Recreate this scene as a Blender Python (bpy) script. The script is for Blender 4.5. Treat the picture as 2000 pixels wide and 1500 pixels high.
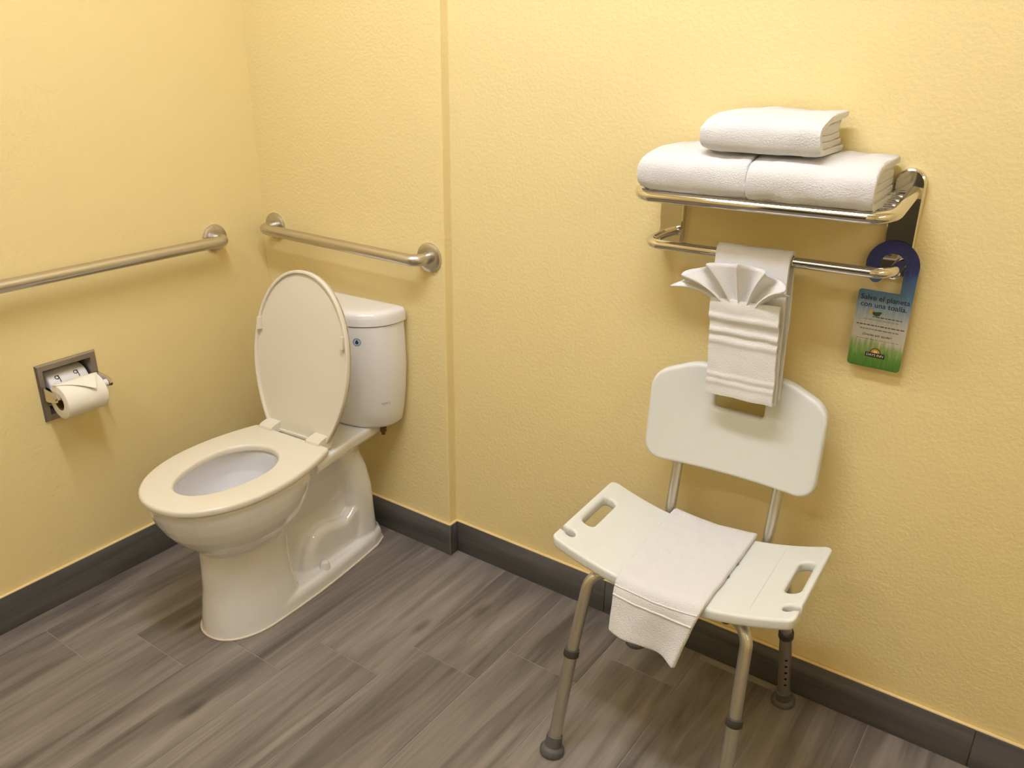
import bpy, bmesh, math, random
from mathutils import Vector, Matrix, noise as mnoise

random.seed(7)
S_ = bpy.context.scene
COL = S_.collection
for _o in list(bpy.data.objects):
    bpy.data.objects.remove(_o)
PI = math.pi

# ------------------------------------------------------------------ camera
cam_d = bpy.data.cameras.new('camera')
cam = bpy.data.objects.new('camera', cam_d)
COL.objects.link(cam)
cam_d.sensor_fit = 'HORIZONTAL'
cam_d.sensor_width = 36.0
cam_d.lens = 1664.2 / 2000.0 * 36.0
cam_d.clip_start = 0.02
CAMP = Vector((2.1288, -1.7003, 1.4816))
yaw, pit, roll = 0.60935, 0.39607, 0.01158
d_ = Vector((-math.sin(yaw) * math.cos(pit), math.cos(yaw) * math.cos(pit), -math.sin(pit)))
r_ = d_.cross(Vector((0, 0, 1))).normalized()
u_ = r_.cross(d_)
r2 = math.cos(roll) * r_ + math.sin(roll) * u_
u2 = -math.sin(roll) * r_ + math.cos(roll) * u_
M_ = Matrix((r2, u2, -d_)).transposed().to_4x4()
M_.translation = CAMP
cam.matrix_world = M_
S_.camera = cam

# ------------------------------------------------------------------ world, exposure, light levels
W_ = bpy.data.worlds.new('world')
S_.world = W_
W_.use_nodes = True
W_.node_tree.nodes['Background'].inputs[0].default_value = (1.0, 0.97, 0.92, 1)
W_.node_tree.nodes['Background'].inputs[1].default_value = 0.3
S_.view_settings.view_transform = 'Standard'
S_.view_settings.look = 'None'
S_.view_settings.exposure = 0.0
S_.view_settings.gamma = 1.0
S_.view_settings.use_curve_mapping = False
LIGHT_MAIN = 45.0       # emission of the ceiling fixture over the toilet and chair
LIGHT_FILL = 6.0       # emission of the fill light added on the unseen right wall
LIGHT_COL = (0.955, 1.0, 1.13)


# ------------------------------------------------------------------ helpers
def S(r, g, b):
    def f(c):
        c /= 255.0
        return c / 12.92 if c <= 0.04045 else ((c + 0.055) / 1.055) ** 2.4
    return (f(r), f(g), f(b), 1.0)


def mat(name, color, rough=0.5, metal=0.0, coat=0.0, spec=0.5, sheen=0.0, bump=None, bump2=None):
    m = bpy.data.materials.new(name)
    m.use_nodes = True
    nt = m.node_tree
    b = nt.nodes['Principled BSDF']
    b.inputs['Base Color'].default_value = color
    b.inputs['Roughness'].default_value = rough
    b.inputs['Metallic'].default_value = metal
    b.inputs['Coat Weight'].default_value = coat
    b.inputs['Coat Roughness'].default_value = 0.03
    b.inputs['Specular IOR Level'].default_value = spec
    b.inputs['Sheen Weight'].default_value = sheen
    prev = None
    for bp in (bump, bump2):
        if not bp:
            continue
        scale, strength, dist, detail = bp
        tc = nt.nodes.new('ShaderNodeTexCoord')
        n = nt.nodes.new('ShaderNodeTexNoise')
        n.inputs['Scale'].default_value = scale
        n.inputs['Detail'].default_value = detail
        bn = nt.nodes.new('ShaderNodeBump')
        bn.inputs['Strength'].default_value = strength
        bn.inputs['Distance'].default_value = dist
        nt.links.new(tc.outputs['Object'], n.inputs['Vector'])
        nt.links.new(n.outputs['Fac'], bn.inputs['Height'])
        if prev:
            nt.links.new(prev.outputs['Normal'], bn.inputs['Normal'])
        prev = bn
    if prev:
        nt.links.new(prev.outputs['Normal'], b.inputs['Normal'])
    return m


def mesh_obj(name, verts, faces, material=None, parent=None, smooth=None):
    me = bpy.data.meshes.new(name)
    me.from_pydata([tuple(v) for v in verts], [], faces)
    me.update()
    return fin(name, me, material, parent, smooth)


def fin(name, me, material=None, parent=None, smooth=None):
    bm = bmesh.new()
    bm.from_mesh(me)
    bmesh.ops.recalc_face_normals(bm, faces=bm.faces)
    bm.to_mesh(me)
    bm.free()
    if smooth is not None:
        for p in me.polygons:
            p.use_smooth = True
        me.set_sharp_from_angle(angle=math.radians(smooth))
    if material:
        if not me.materials:
            me.materials.append(material)
    o = bpy.data.objects.new(name, me)
    COL.objects.link(o)
    if parent:
        o.parent = parent
    return o


def bm_obj(name, bm, material=None, parent=None, smooth=None):
    me = bpy.data.meshes.new(name)
    bm.to_mesh(me)
    bm.free()
    return fin(name, me, material, parent, smooth)


class MB:
    """collects raw geometry for one mesh"""
    def __init__(self):
        self.v = []
        self.f = []

    def add(self, v, f):
        n = len(self.v)
        self.v += [tuple(p) for p in v]
        self.f += [tuple(i + n for i in q) for q in f]
        return self

    def obj(self, name, m=None, parent=None, smooth=40):
        return mesh_obj(name, self.v, self.f, m, parent, smooth)


def loft(sections, cap0=True, cap1=True, closed=True):
    n = len(sections[0])
    v = [p for s in sections for p in s]
    f = []
    for i in range(len(sections) - 1):
        for k in range(n if closed else n - 1):
            a = i * n + k
            b = i * n + (k + 1) % n
            f.append((a, b, b + n, a + n))
    if cap0:
        f.append(tuple(range(n - 1, -1, -1)))
    if cap1:
        f.append(tuple((len(sections) - 1) * n + k for k in range(n)))
    return v, f


def fillet(pts, rad, n=7):
    """round the inner corners of a polyline"""
    pts = [Vector(p) for p in pts]
    out = [pts[0]]
    for i in range(1, len(pts) - 1):
        r = rad[i - 1] if isinstance(rad, (list, tuple)) else rad
        a, b, c = pts[i - 1], pts[i], pts[i + 1]
        e1 = (a - b).normalized()
        e2 = (c - b).normalized()
        ang = e1.angle(e2)
        if r <= 0 or ang > PI - 0.02:
            out.append(b)
            continue
        t = min(r / math.tan(ang / 2), (a - b).length * 0.49, (c - b).length * 0.49)
        rr = t * math.tan(ang / 2)
        cen = b + (e1 + e2).normalized() * (rr / math.sin(ang / 2))
        p0 = b + e1 * t - cen
        p1 = b + e2 * t - cen
        tot = p0.angle(p1)
        ax = p0.cross(p1).normalized()
        for k in range(n + 1):
            out.append(cen + Matrix.Rotation(tot * k / n, 3, ax) @ p0)
    out.append(pts[-1])
    return out


def tube(pts, r, seg=16, caps=True, rs=None):
    pts = [Vector(p) for p in pts]
    secs = []
    t0 = (pts[1] - pts[0]).normalized()
    ref = Vector((0, 0, 1)) if abs(t0.z) < 0.9 else Vector((1, 0, 0))
    nrm = (ref - t0 * ref.dot(t0)).normalized()
    prev = t0
    for i, p in enumerate(pts):
        if i == 0:
            t = t0
        elif i == len(pts) - 1:
            t = (pts[i] - pts[i - 1]).normalized()
        else:
            t = ((pts[i + 1] - pts[i]).normalized() + (pts[i] - pts[i - 1]).normalized()).normalized()
        q = prev.rotation_difference(t)
        nrm = q @ nrm
        nrm = (nrm - t * nrm.dot(t)).normalized()
        bi = t.cross(nrm)
        rr = rs[i] if rs else r
        secs.append([p + (nrm * math.cos(2 * PI * k / seg) + bi * math.sin(2 * PI * k / seg)) * rr for k in range(seg)])
        prev = t
    return loft(secs, caps, caps)


def lathe(origin, axis, prof, seg=28):
    """prof: list of (distance along axis, radius)"""
    axis = Vector(axis).normalized()
    ref = Vector((0, 0, 1)) if abs(axis.z) < 0.9 else Vector((1, 0, 0))
    a = (ref - axis * ref.dot(axis)).normalized()
    b = axis.cross(a)
    o = Vector(origin)
    secs = [[o + axis * h + (a * math.cos(2 * PI * k / seg) + b * math.sin(2 * PI * k / seg)) * max(r, 1e-5)
             for k in range(seg)] for h, r in prof]
    return loft(secs, True, True)


def box(x0, x1, y0, y1, z0, z1):
    v = [(x, y, z) for x in (x0, x1) for y in (y0, y1) for z in (z0, z1)]
    f = [(0, 1, 3, 2), (4, 6, 7, 5), (0, 4, 5, 1), (2, 3, 7, 6), (0, 2, 6, 4), (1, 5, 7, 3)]
    return v, f


def bevel_box(name, dims, bev, m, parent=None, seg=3):
    bm = bmesh.new()
    v, f = box(*dims)
    vs = [bm.verts.new(p) for p in v]
    for q in f:
        bm.faces.new([vs[i] for i in q])
    bmesh.ops.recalc_face_normals(bm, faces=bm.faces)
    bmesh.ops.bevel(bm, geom=list(bm.edges), offset=bev, segments=seg, profile=0.5, affect='EDGES')
    return bm_obj(name, bm, m, parent, 50)


def round_poly(pts, rad, n=6):
    """closed 2D polygon with rounded corners; rad per corner"""
    P = [Vector((p[0], p[1], 0)) for p in pts]
    out = []
    N = len(P)
    for i in range(N):
        r = rad[i] if isinstance(rad, (list, tuple)) else rad
        a, b, c = P[i - 1], P[i], P[(i + 1) % N]
        if r <= 0:
            out.append((b.x, b.y))
            continue
        e1 = (a - b).normalized()
        e2 = (c - b).normalized()
        ang = e1.angle(e2)
        t = min(r / math.tan(ang / 2), (a - b).length * 0.49, (c - b).length * 0.49)
        rr = t * math.tan(ang / 2)
        cen = b + (e1 + e2).normalized() * (rr / math.sin(ang / 2))
        p0 = b + e1 * t - cen
        p1 = b + e2 * t - cen
        tot = p0.angle(p1)
        ax = p0.cross(p1).normalized()
        for k in range(n + 1):
            w = cen + Matrix.Rotation(tot * k / n, 3, ax) @ p0
            out.append((w.x, w.y))
    return out


def slab_mesh(outlines, half, bev, bres=3):
    """filled 2D outline (+ holes) given a thickness and rounded edges -> Mesh in xy, thickness along z"""
    cu = bpy.data.curves.new('tmp', 'CURVE')
    cu.dimensions = '2D'
    cu.fill_mode = 'BOTH'
    cu.extrude = max(half - bev, 0.0)
    cu.bevel_depth = bev
    cu.bevel_resolution = bres
    cu.offset = -bev
    for pts in outlines:
        sp = cu.splines.new('POLY')
        sp.points.add(len(pts) - 1)
        for i, p in enumerate(pts):
            sp.points[i].co = (p[0], p[1], 0, 1)
        sp.use_cyclic_u = True
    ob = bpy.data.objects.new('tmp', cu)
    COL.objects.link(ob)
    dg = bpy.context.evaluated_depsgraph_get()
    me = bpy.data.meshes.new_from_object(ob.evaluated_get(dg))
    bpy.data.objects.remove(ob)
    bpy.data.curves.remove(cu)
    bm = bmesh.new()
    bm.from_mesh(me)
    bmesh.ops.remove_doubles(bm, verts=bm.verts, dist=1e-5)
    bm.to_mesh(me)
    bm.free()
    me.materials.clear()
    return me


def bisect(me, axis, values):
    bm = bmesh.new()
    bm.from_mesh(me)
    n = [0, 0, 0]
    n[axis] = 1
    for c in values:
        co = [0, 0, 0]
        co[axis] = c
        bmesh.ops.bisect_plane(bm, geom=list(bm.verts) + list(bm.edges) + list(bm.faces), plane_co=co, plane_no=n)
    bm.to_mesh(me)
    bm.free()


def map_verts(me, fn):
    for v in me.vertices:
        v.co = fn(v.co)
    me.update()


def text_mesh(s, size, bold=0.0, align='CENTER', extrude=0.0):
    cu = bpy.data.curves.new('txt', 'FONT')
    cu.body = s
    cu.size = size
    cu.align_x = align
    cu.offset = bold
    cu.extrude = extrude
    cu.resolution_u = 3
    ob = bpy.data.objects.new('txt', cu)
    COL.objects.link(ob)
    dg = bpy.context.evaluated_depsgraph_get()
    me = bpy.data.meshes.new_from_object(ob.evaluated_get(dg))
    bpy.data.objects.remove(ob)
    bpy.data.curves.remove(cu)
    me.materials.clear()
    return me


def remesh_smooth(name, mbs, voxel, it, material, parent):
    """melt overlapping closed solids into one smooth body"""
    o = mbs.obj('tmp', None, None, None)
    md = o.modifiers.new('r', 'REMESH')
    md.mode = 'VOXEL'
    md.voxel_size = voxel
    sm = o.modifiers.new('s', 'SMOOTH')
    sm.factor = 0.5
    sm.iterations = it
    dg = bpy.context.evaluated_depsgraph_get()
    me = bpy.data.meshes.new_from_object(o.evaluated_get(dg))
    bpy.data.objects.remove(o)
    me.name = name
    for p in me.polygons:
        p.use_smooth = True
    me.materials.clear()
    me.materials.append(material)
    o = bpy.data.objects.new(name, me)
    COL.objects.link(o)
    o.parent = parent
    return o


def empty(name, loc=(0, 0, 0), rz=0.0):
    o = bpy.data.objects.new(name, None)
    o.empty_display_size = 0.05
    COL.objects.link(o)
    o.location = loc
    o.rotation_euler = (0, 0, rz)
    return o


def tag(o, label, cat, group=None):
    o['label'] = label
    o['category'] = cat
    if group:
        o['group'] = group
    return o


def struct(o):
    o['kind'] = 'structure'
    return o


def lbl(o, label):
    o['label'] = label
    return o


# ------------------------------------------------------------------ materials
def wall_material():
    m = bpy.data.materials.new('yellow_wall_paint')
    m.use_nodes = True
    nt = m.node_tree
    b = nt.nodes['Principled BSDF']
    b.inputs['Base Color'].default_value = S(240, 220, 161)
    b.inputs['Roughness'].default_value = 0.42
    b.inputs['Specular IOR Level'].default_value = 0.35
    tc = nt.nodes.new('ShaderNodeTexCoord')
    n1 = nt.nodes.new('ShaderNodeTexNoise')
    n1.inputs['Scale'].default_value = 115
    n1.inputs['Detail'].default_value = 3
    n1.inputs['Roughness'].default_value = 0.55
    n2 = nt.nodes.new('ShaderNodeTexNoise')
    n2.inputs['Scale'].default_value = 16
    n2.inputs['Detail'].default_value = 2
    b1 = nt.nodes.new('ShaderNodeBump')
    b1.inputs['Strength'].default_value = 0.5
    b1.inputs['Distance'].default_value = 0.0026
    b2 = nt.nodes.new('ShaderNodeBump')
    b2.inputs['Strength'].default_value = 0.10
    b2.inputs['Distance'].default_value = 0.01
    for n in (n1, n2):
        nt.links.new(tc.outputs['Object'], n.inputs['Vector'])
    nt.links.new(n1.outputs['Fac'], b1.inputs['Height'])
    nt.links.new(n2.outputs['Fac'], b2.inputs['Height'])
    nt.links.new(b2.outputs['Normal'], b1.inputs['Normal'])
    nt.links.new(b1.outputs['Normal'], b.inputs['Normal'])
    return m


def plank_material(name, dark, mid, light, along, rough, tone_var=0.18):
    """wood-look porcelain: streaks along one axis, a tone of its own for each piece"""
    m = bpy.data.materials.new(name)
    m.use_nodes = True
    nt = m.node_tree
    L = nt.links.new
    b = nt.nodes['Principled BSDF']
    b.inputs['Roughness'].default_value = rough
    b.inputs['Specular IOR Level'].default_value = 0.35
    tc = nt.nodes.new('ShaderNodeTexCoord')
    oi = nt.nodes.new('ShaderNodeObjectInfo')
    off = nt.nodes.new('ShaderNodeVectorMath')
    off.operation = 'SCALE'
    off.inputs[0].default_value = (37.0, 91.0, 53.0)
    L(oi.outputs['Random'], off.inputs['Scale'])
    add = nt.nodes.new('ShaderNodeVectorMath')
    add.operation = 'ADD'
    L(tc.outputs['Object'], add.inputs[0])
    L(off.outputs['Vector'], add.inputs[1])

    def noise(sc, detail, dist=0.0, rg=0.55):
        mp = nt.nodes.new('ShaderNodeMapping')
        mp.inputs['Scale'].default_value = sc
        n = nt.nodes.new('ShaderNodeTexNoise')
        n.inputs['Scale'].default_value = 1.0
        n.inputs['Detail'].default_value = detail
        n.inputs['Roughness'].default_value = rg
        n.inputs['Distortion'].default_value = dist
        L(add.outputs['Vector'], mp.inputs['Vector'])
        L(mp.outputs['Vector'], n.inputs['Vector'])
        return n
    ax = {'x': (1.3, 17, 17), 'y': (17, 1.3, 17)}[along]
    fine = {'x': (6, 130, 130), 'y': (130, 6, 130)}[along]
    n1 = noise(ax, 4, 0.9)
    n2 = noise(fine, 3)
    mix = nt.nodes.new('ShaderNodeMath')
    mix.operation = 'MULTIPLY_ADD'
    L(n2.outputs['Fac'], mix.inputs[0])
    mix.inputs[1].default_value = 0.22
    L(n1.outputs['Fac'], mix.inputs[2])
    r = nt.nodes.new('ShaderNodeValToRGB')
    cr = r.color_ramp
    cr.elements[0].position = 0.40
    cr.elements[0].color = dark
    cr.elements[1].position = 0.86
    cr.elements[1].color = light
    e = cr.elements.new(0.58)
    e.color = mid
    L(mix.outputs[0], r.inputs['Fac'])
    # sparse knots
    mp = nt.nodes.new('ShaderNodeMapping')
    mp.inputs['Scale'].default_value = (4.2, 1.5, 4.2) if along == 'y' else (1.5, 4.2, 4.2)
    vo = nt.nodes.new('ShaderNodeTexVoronoi')
    vo.voronoi_dimensions = '2D'
    vo.inputs['Scale'].default_value = 1.0
    L(add.outputs['Vector'], mp.inputs['Vector'])
    L(mp.outputs['Vector'], vo.inputs['Vector'])
    kr = nt.nodes.new('ShaderNodeMapRange')
    kr.inputs['From Min'].default_value = 0.02
    kr.inputs['From Max'].default_value = 0.075
    kr.inputs['To Min'].default_value = 0.55
    kr.inputs['To Max'].default_value = 1.0
    L(vo.outputs['Distance'], kr.inputs['Value'])
    tone = nt.nodes.new('ShaderNodeMapRange')
    tone.inputs['To Min'].default_value = 1.0 - tone_var
    tone.inputs['To Max'].default_value = 1.0 + tone_var
    L(oi.outputs['Random'], tone.inputs['Value'])
    mu = nt.nodes.new('ShaderNodeMath')
    mu.operation = 'MULTIPLY'
    L(kr.outputs['Result'], mu.inputs[0])
    L(tone.outputs['Result'], mu.inputs[1])
    sc = nt.nodes.new('ShaderNodeVectorMath')
    sc.operation = 'SCALE'
    L(r.outputs['Color'], sc.inputs[0])
    L(mu.outputs[0], sc.inputs['Scale'])
    L(sc.outputs['Vector'], b.inputs['Base Color'])
    bn = nt.nodes.new('ShaderNodeBump')
    bn.inputs['Strength'].default_value = 0.12
    bn.inputs['Distance'].default_value = 0.002
    L(n2.outputs['Fac'], bn.inputs['Height'])
    L(bn.outputs['Normal'], b.inputs['Normal'])
    return m


M_wall = wall_material()
M_ceil = mat('ceiling_paint', S(238, 224, 186), 0.8, bump=(60, 0.3, 0.004, 3))
M_plank = plank_material('grey_wood_tile', S(94, 87, 81), S(121, 113, 106), S(152, 143, 135), 'y', 0.42, 0.08)
M_base = plank_material('dark_grey_wood_tile', S(76, 74, 74), S(92, 90, 89), S(110, 107, 105), 'x', 0.42, 0.06)
M_base_y = plank_material('dark_grey_wood_tile_left', S(76, 74, 74), S(92, 90, 89), S(110, 107, 105), 'y', 0.42, 0.06)
M_grout = mat('grout', S(150, 142, 132), 0.9)
M_caulk = mat('yellow_caulk', S(240, 212, 150), 0.5)
M_trim_metal = mat('tile_edge_strip', S(120, 112, 104), 0.4)
M_ceramic = mat('white_vitreous_china', S(238, 236, 237), 0.10, coat=0.6, spec=0.5)
M_seat = mat('cream_seat_plastic', S(225, 218, 202), 0.28, spec=0.5)
M_chrome = mat('polished_chrome', (0.72, 0.70, 0.67, 1), 0.07, 1.0)
M_steel = mat('satin_stainless_steel', (0.60, 0.57, 0.53, 1), 0.32, 1.0)
M_oldsteel = mat('worn_steel', S(150, 142, 134), 0.35, 0.85, bump=(120, 0.2, 0.001, 3))
M_paper = mat('tissue_paper', S(244, 238, 226), 0.9, bump=(180, 0.25, 0.001, 2))
M_core = mat('cardboard', S(120, 96, 60), 0.9)
M_wrap = mat('white_wrapper_paper', S(238, 234, 232), 0.6)
M_ink = mat('dark_ink', S(40, 40, 48), 0.7)
M_roller = mat('white_plastic_roller', S(240, 236, 228), 0.4)
M_towel = mat('white_terry', S(228, 226, 226), 0.95, spec=0.15, sheen=0.25, bump=(420, 0.8, 0.0025, 3), bump2=(45, 0.12, 0.005, 2))
M_towel_flat = mat('white_flat_weave', S(230, 227, 224), 0.9, spec=0.15, sheen=0.2, bump=(420, 0.5, 0.002, 2))
M_chair = mat('white_blow_moulded_plastic', S(224, 225, 219), 0.38, spec=0.45, bump=(420, 0.25, 0.0015, 2))
M_alu = mat('anodised_aluminium', (0.62, 0.61, 0.585, 1), 0.36, 1.0)
M_alu_shaded = mat('shaded_aluminium', (0.44, 0.42, 0.40, 1), 0.36, 0.9)  # darker copy of the aluminium, shade on the rear legs put into the colour
M_rubber = mat('grey_rubber', S(92, 90, 88), 0.6)
M_collar = mat('black_plastic_collar', S(70, 66, 62), 0.5)
M_hole_shade = mat('hole_shade', S(22, 21, 20), 0.9)  # near-black discs stand for the shade inside the leg holes
M_blue = mat('sticker_blue', S(60, 110, 160), 0.5)
M_palesticker = mat('sticker_pale', S(190, 205, 218), 0.5)
M_greyprint = mat('grey_print', S(120, 118, 116), 0.6)
M_tag = mat('dark_towel_mark', S(70, 40, 40), 0.9)

# ------------------------------------------------------------------ room shell
JX, JD = 0.7193, 0.0340          # the step in the back wall
XR, YF, ZC = 3.1, -3.3, 2.74
HB, TB = 0.103, 0.010            # baseboard height and tile thickness

# left wall with an opening for the recessed paper holder
NY0, NY1, NZ0, NZ1 = -0.748, -0.608, 0.538, 0.670
mb = MB()
for d in ((-0.12, 0, YF, NY0, 0, ZC), (-0.12, 0, NY1, 0.12, 0, ZC), (-0.12, 0, NY0, NY1, 0, NZ0), (-0.12, 0, NY0, NY1, NZ1, ZC)):
    mb.add(*box(*d))
struct(mb.obj('wall_left', M_wall, None, None))

# back wall: nearer behind the toilet, stepped back to the right
rc = 0.005
prof = [(-0.12, 0), (JX - rc, 0)]
prof += [(JX - rc + rc * math.sin(a), rc - rc * math.cos(a)) for a in [PI / 2 * k / 5 for k in range(1, 6)]]
prof += [(JX, JD - 0.004), (JX + 0.0012, JD - 0.0012), (JX + 0.004, JD), (XR + 0.12, JD), (XR + 0.12, 0.16), (-0.12, 0.16)]
v, f = loft([[(x, y, 0) for x, y in prof], [(x, y, ZC) for x, y in prof]])
struct(mesh_obj('wall_back', v, f, M_wall, None, 45))
struct(mesh_obj('wall_right', *box(XR, XR + 0.12, YF, JD, 0, ZC), M_wall))
struct(mesh_obj('wall_front', *box(-0.12, XR + 0.12, YF - 0.12, YF, 0, ZC), M_wall))
struct(mesh_obj('ceiling', *box(-0.12, XR + 0.12, YF - 0.12, 0.16, ZC, ZC + 0.1), M_ceil))
floor = struct(mesh_obj('floor', *box(-0.12, XR + 0.12, YF - 0.12, 0.16, -0.08, -0.0012), M_grout))

dr = struct(bevel_box('added_door_1', (0.55, 1.50, YF, YF + 0.045, 0.0, 2.05), 0.004, mat('added_door_olive', S(74, 70, 52), 0.5)))  # unseen door, added so the chrome plates have something dark to reflect
for z0_, z1_ in ((0.18, 0.92), (1.08, 1.88)):
    bevel_box('added_door_panel', (0.69, 1.36, YF + 0.040, YF + 0.052, z0_, z1_), 0.006, mat('added_panel_olive', S(68, 64, 47), 0.5), dr)
mesh_obj('added_door_handle', *tube(fillet([(1.43, YF + 0.04, 1.0), (1.43, YF + 0.10, 1.0), (1.31, YF + 0.10, 1.0)], 0.015), 0.009, 12), M_steel, dr, 50)

# floor planks, 20 cm wide, running away from the camera, ends stepped row by row
PW, GAP, PL = 0.2065, 0.0022, 0.914
row0 = 0.911
yend0 = -0.386
for k in range(-6, 13):
    xa = row0 + PW * k
    xb = xa + PW - GAP
    xa, xb = max(xa, 0.0), min(xb, XR)
    if xb - xa < 0.02:
        continue
    ye = yend0 + 0.1303 * k
    j = -5
    while True:
        ya, yb = ye + PL * j, ye + PL * (j + 1) - GAP
        j += 1
        if ya > JD:
            break
        ylim = JD if xb > JX else 0.0
        ya2, yb2 = max(ya, YF), min(yb, ylim)
        if yb2 - ya2 < 0.03:
            continue
        bm = bmesh.new()
        vv, ff = box(-(xb - xa) / 2, (xb - xa) / 2, -(yb2 - ya2) / 2, (yb2 - ya2) / 2, -0.0012, 0.0)
        vs = [bm.verts.new(p) for p in vv]
        for q in ff:
            bm.faces.new([vs[i] for i in q])
        bmesh.ops.recalc_face_normals(bm, faces=bm.faces)
        te = [e for e in bm.edges if all(w.co.z > -1e-6 for w in e.verts)]
        bmesh.ops.bevel(bm, geom=te, offset=0.0006, segments=1, affect='EDGES')
        o = bm_obj('plank', bm, M_plank, floor)
        o.location = ((xa + xb) / 2, (ya2 + yb2) / 2, 0)


# baseboards: pieces of the same tile, a painted caulk bead on top
def bead(pts, name='caulk'):
    pts = fillet(pts, 0.0)
    secs = tube(pts, 0.0042, 8)
    return secs


def baseboard(name, tiles, bead_pts, m):
    b = struct(mesh_obj(name, *tube(bead_pts, 0.0045, 10), M_caulk, None, 60))
    for d in tiles:
        bevel_box('tile', d, 0.0012, m, b, 2)
    return b


baseboard('baseboard_left', [(0, TB, -1.405, -0.0, 0, HB), (0, TB, YF, -1.407, 0, HB)],
          [(0.0045, YF, HB), (0.0045, -0.0045, HB)], M_base_y)
bb = baseboard('baseboard_back', [(TB + 0.001, 0.30, -TB, 0, 0, HB), (0.302, JX + TB, -TB, 0, 0, HB),
                                  (JX, JX + TB, 0.001, JD - 0.0, 0, HB),
                                  (JX + TB + 0.001, 1.24, JD - TB, JD, 0, HB), (1.2415, 2.148, JD - TB, JD, 0, HB),
                                  (2.150, XR, JD - TB, JD, 0, HB)],
               fillet([(0.005, -0.0045, HB), (JX + 0.0045, -0.0045, HB), (JX + 0.0045, JD - 0.0045, HB), (XR, JD - 0.0045, HB)], 0.003, 3),
               M_base)
lbl(mesh_obj('edge_strip', *box(JX + TB - 0.0015, JX + TB + 0.0012, -TB - 0.0012, -TB + 0.0015, 0, HB), M_trim_metal, bb), 'pale metal strip on the outside corner')
baseboard('baseboard_right', [(XR - TB, XR, YF, JD - TB - 0.001, 0, HB)], [(XR - 0.0045, YF, HB), (XR - 0.0045, JD - 0.012, HB)], M_base_y)


# ------------------------------------------------------------------ main ceiling fixture and added fill lights (all out of frame)
def emit_mat(name, strength):
    m = bpy.data.materials.new(name)
    m.use_nodes = True
    nt = m.node_tree
    b = nt.nodes['Principled BSDF']
    b.inputs['Base Color'].default_value = (0.9, 0.9, 0.9, 1)
    b.inputs['Emission Color'].default_value = (*LIGHT_COL, 1)
    b.inputs['Emission Strength'].default_value = strength
    return m


def ceiling_light(x, y, strength, label, ln=1.10, wd=0.17):
    t = empty('ceiling_light', (x, y, ZC))
    bevel_box('housing', (-ln / 2 - 0.02, ln / 2 + 0.02, -wd / 2 - 0.02, wd / 2 + 0.02, -0.03, 0), 0.004, M_ceil, t)
    secs = []
    for k in range(13):
        a = PI * k / 12
        secs.append((-wd / 2 * math.cos(a), -0.03 - 0.06 * math.sin(a) ** 0.6))
    v, f = loft([[(-ln / 2, y_, z_) for y_, z_ in secs], [(ln / 2, y_, z_) for y_, z_ in secs]])
    mesh_obj('diffuser', v, f, emit_mat('fixture_glow', strength), t, 60)
    tag(t, label, 'light')
    return t


ceiling_light(1.30, -0.98, LIGHT_MAIN, 'long wraparound ceiling light above the shower chair and towel rack')
FILL_L = empty('fill_light', (XR, -1.35, 1.95), PI / 2)  # invented fixture, added as fill for the dim walls
bevel_box('back_plate', (-0.50, 0.50, 0.0, 0.03, -0.06, 0.06), 0.004, M_steel, FILL_L)
for k_ in range(4):
    x_ = -0.375 + 0.25 * k_
    mesh_obj('fill_globe', *lathe((x_, 0.03, 0.0), (0, 1, 0), [(0, 0.03), (0.01, 0.075), (0.05, 0.088), (0.09, 0.075), (0.112, 0.04), (0.118, 0.0)], 24), emit_mat('fill_glow', LIGHT_FILL), FILL_L, 50)
tag(FILL_L, 'added four-globe fill light high on the unseen yellow wall to the right of the viewer', 'light')


ceiling_light(0.95, -2.15, LIGHT_MAIN * 0.40, 'long wraparound ceiling light added as fill, unseen behind the viewer')  # second strip is invented, added as fill for the left wall

# ------------------------------------------------------------------ toilet
T = tag(empty('toilet', (0.44, -0.40, 0), 0.061), 'white two-piece toilet with its lid raised, standing in the corner', 'toilet')


def egg(hw, v0, v1, z, n=48, pf=2.2, pb=2.2, cu=0.0, split=None):
    """closed outline: half width hw, from v0 (front) to v1 (back), widest at split"""
    vc = (v0 + v1) / 2 if split is None else split
    out = []
    for k in range(n):
        a = 2 * PI * k / n
        c, s = math.cos(a), math.sin(a)
        p = pf if s < 0 else pb
        u = hw * math.copysign(abs(c) ** (2 / p), c)
        w = (vc - v0) if s < 0 else (v1 - vc)
        out.append((cu + u, vc + w * math.copysign(abs(s) ** (2 / p), s), z))
    return out


SP = -0.13
bowl = MB()
# foot plate
fo = [(0.0, -0.272), (0.035, -0.262), (0.063, -0.232), (0.084, -0.190), (0.098, -0.133), (0.106, -0.06), (0.107, 0.03),
      (0.104, 0.11), (0.098, 0.20), (0.090, 0.29), (0.076, 0.335), (0.045, 0.358), (0.0, 0.362)]
fo2 = fo + [(-u, v) for u, v in fo[-2:0:-1]]


def foot(z, ins):
    c = Vector((0, 0.03))
    out = []
    n = len(fo2)
    for i in range(n):
        p = Vector(fo2[i])
        a, b = Vector(fo2[i - 1]), Vector(fo2[(i + 1) % n])
        t = (b - a).normalized()
        nn = Vector((t.y, -t.x))
        out.append((p.x - nn.x * ins, p.y - nn.y * ins, z))
    return out


bowl.add(*loft([[p for p in foot(z_, i_) if p[1] > -0.15] for z_, i_ in ((0.0, 0.0), (0.030, 0.001), (0.040, 0.005), (0.046, 0.013))]))
# front pedestal column
bowl.add(*loft([egg(0.1035, -0.272, -0.005, 0.0, split=-0.115, pb=4), egg(0.099, -0.268, -0.016, 0.04, split=-0.12, pb=4.5),
                egg(0.089, -0.256, -0.030, 0.12, split=-0.125, pb=4.5), egg(0.087, -0.252, -0.03, 0.19, split=-0.125, pb=4),
                egg(0.088, -0.250, -0.02, 0.235, split=-0.125, pb=3.5)]))
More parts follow.
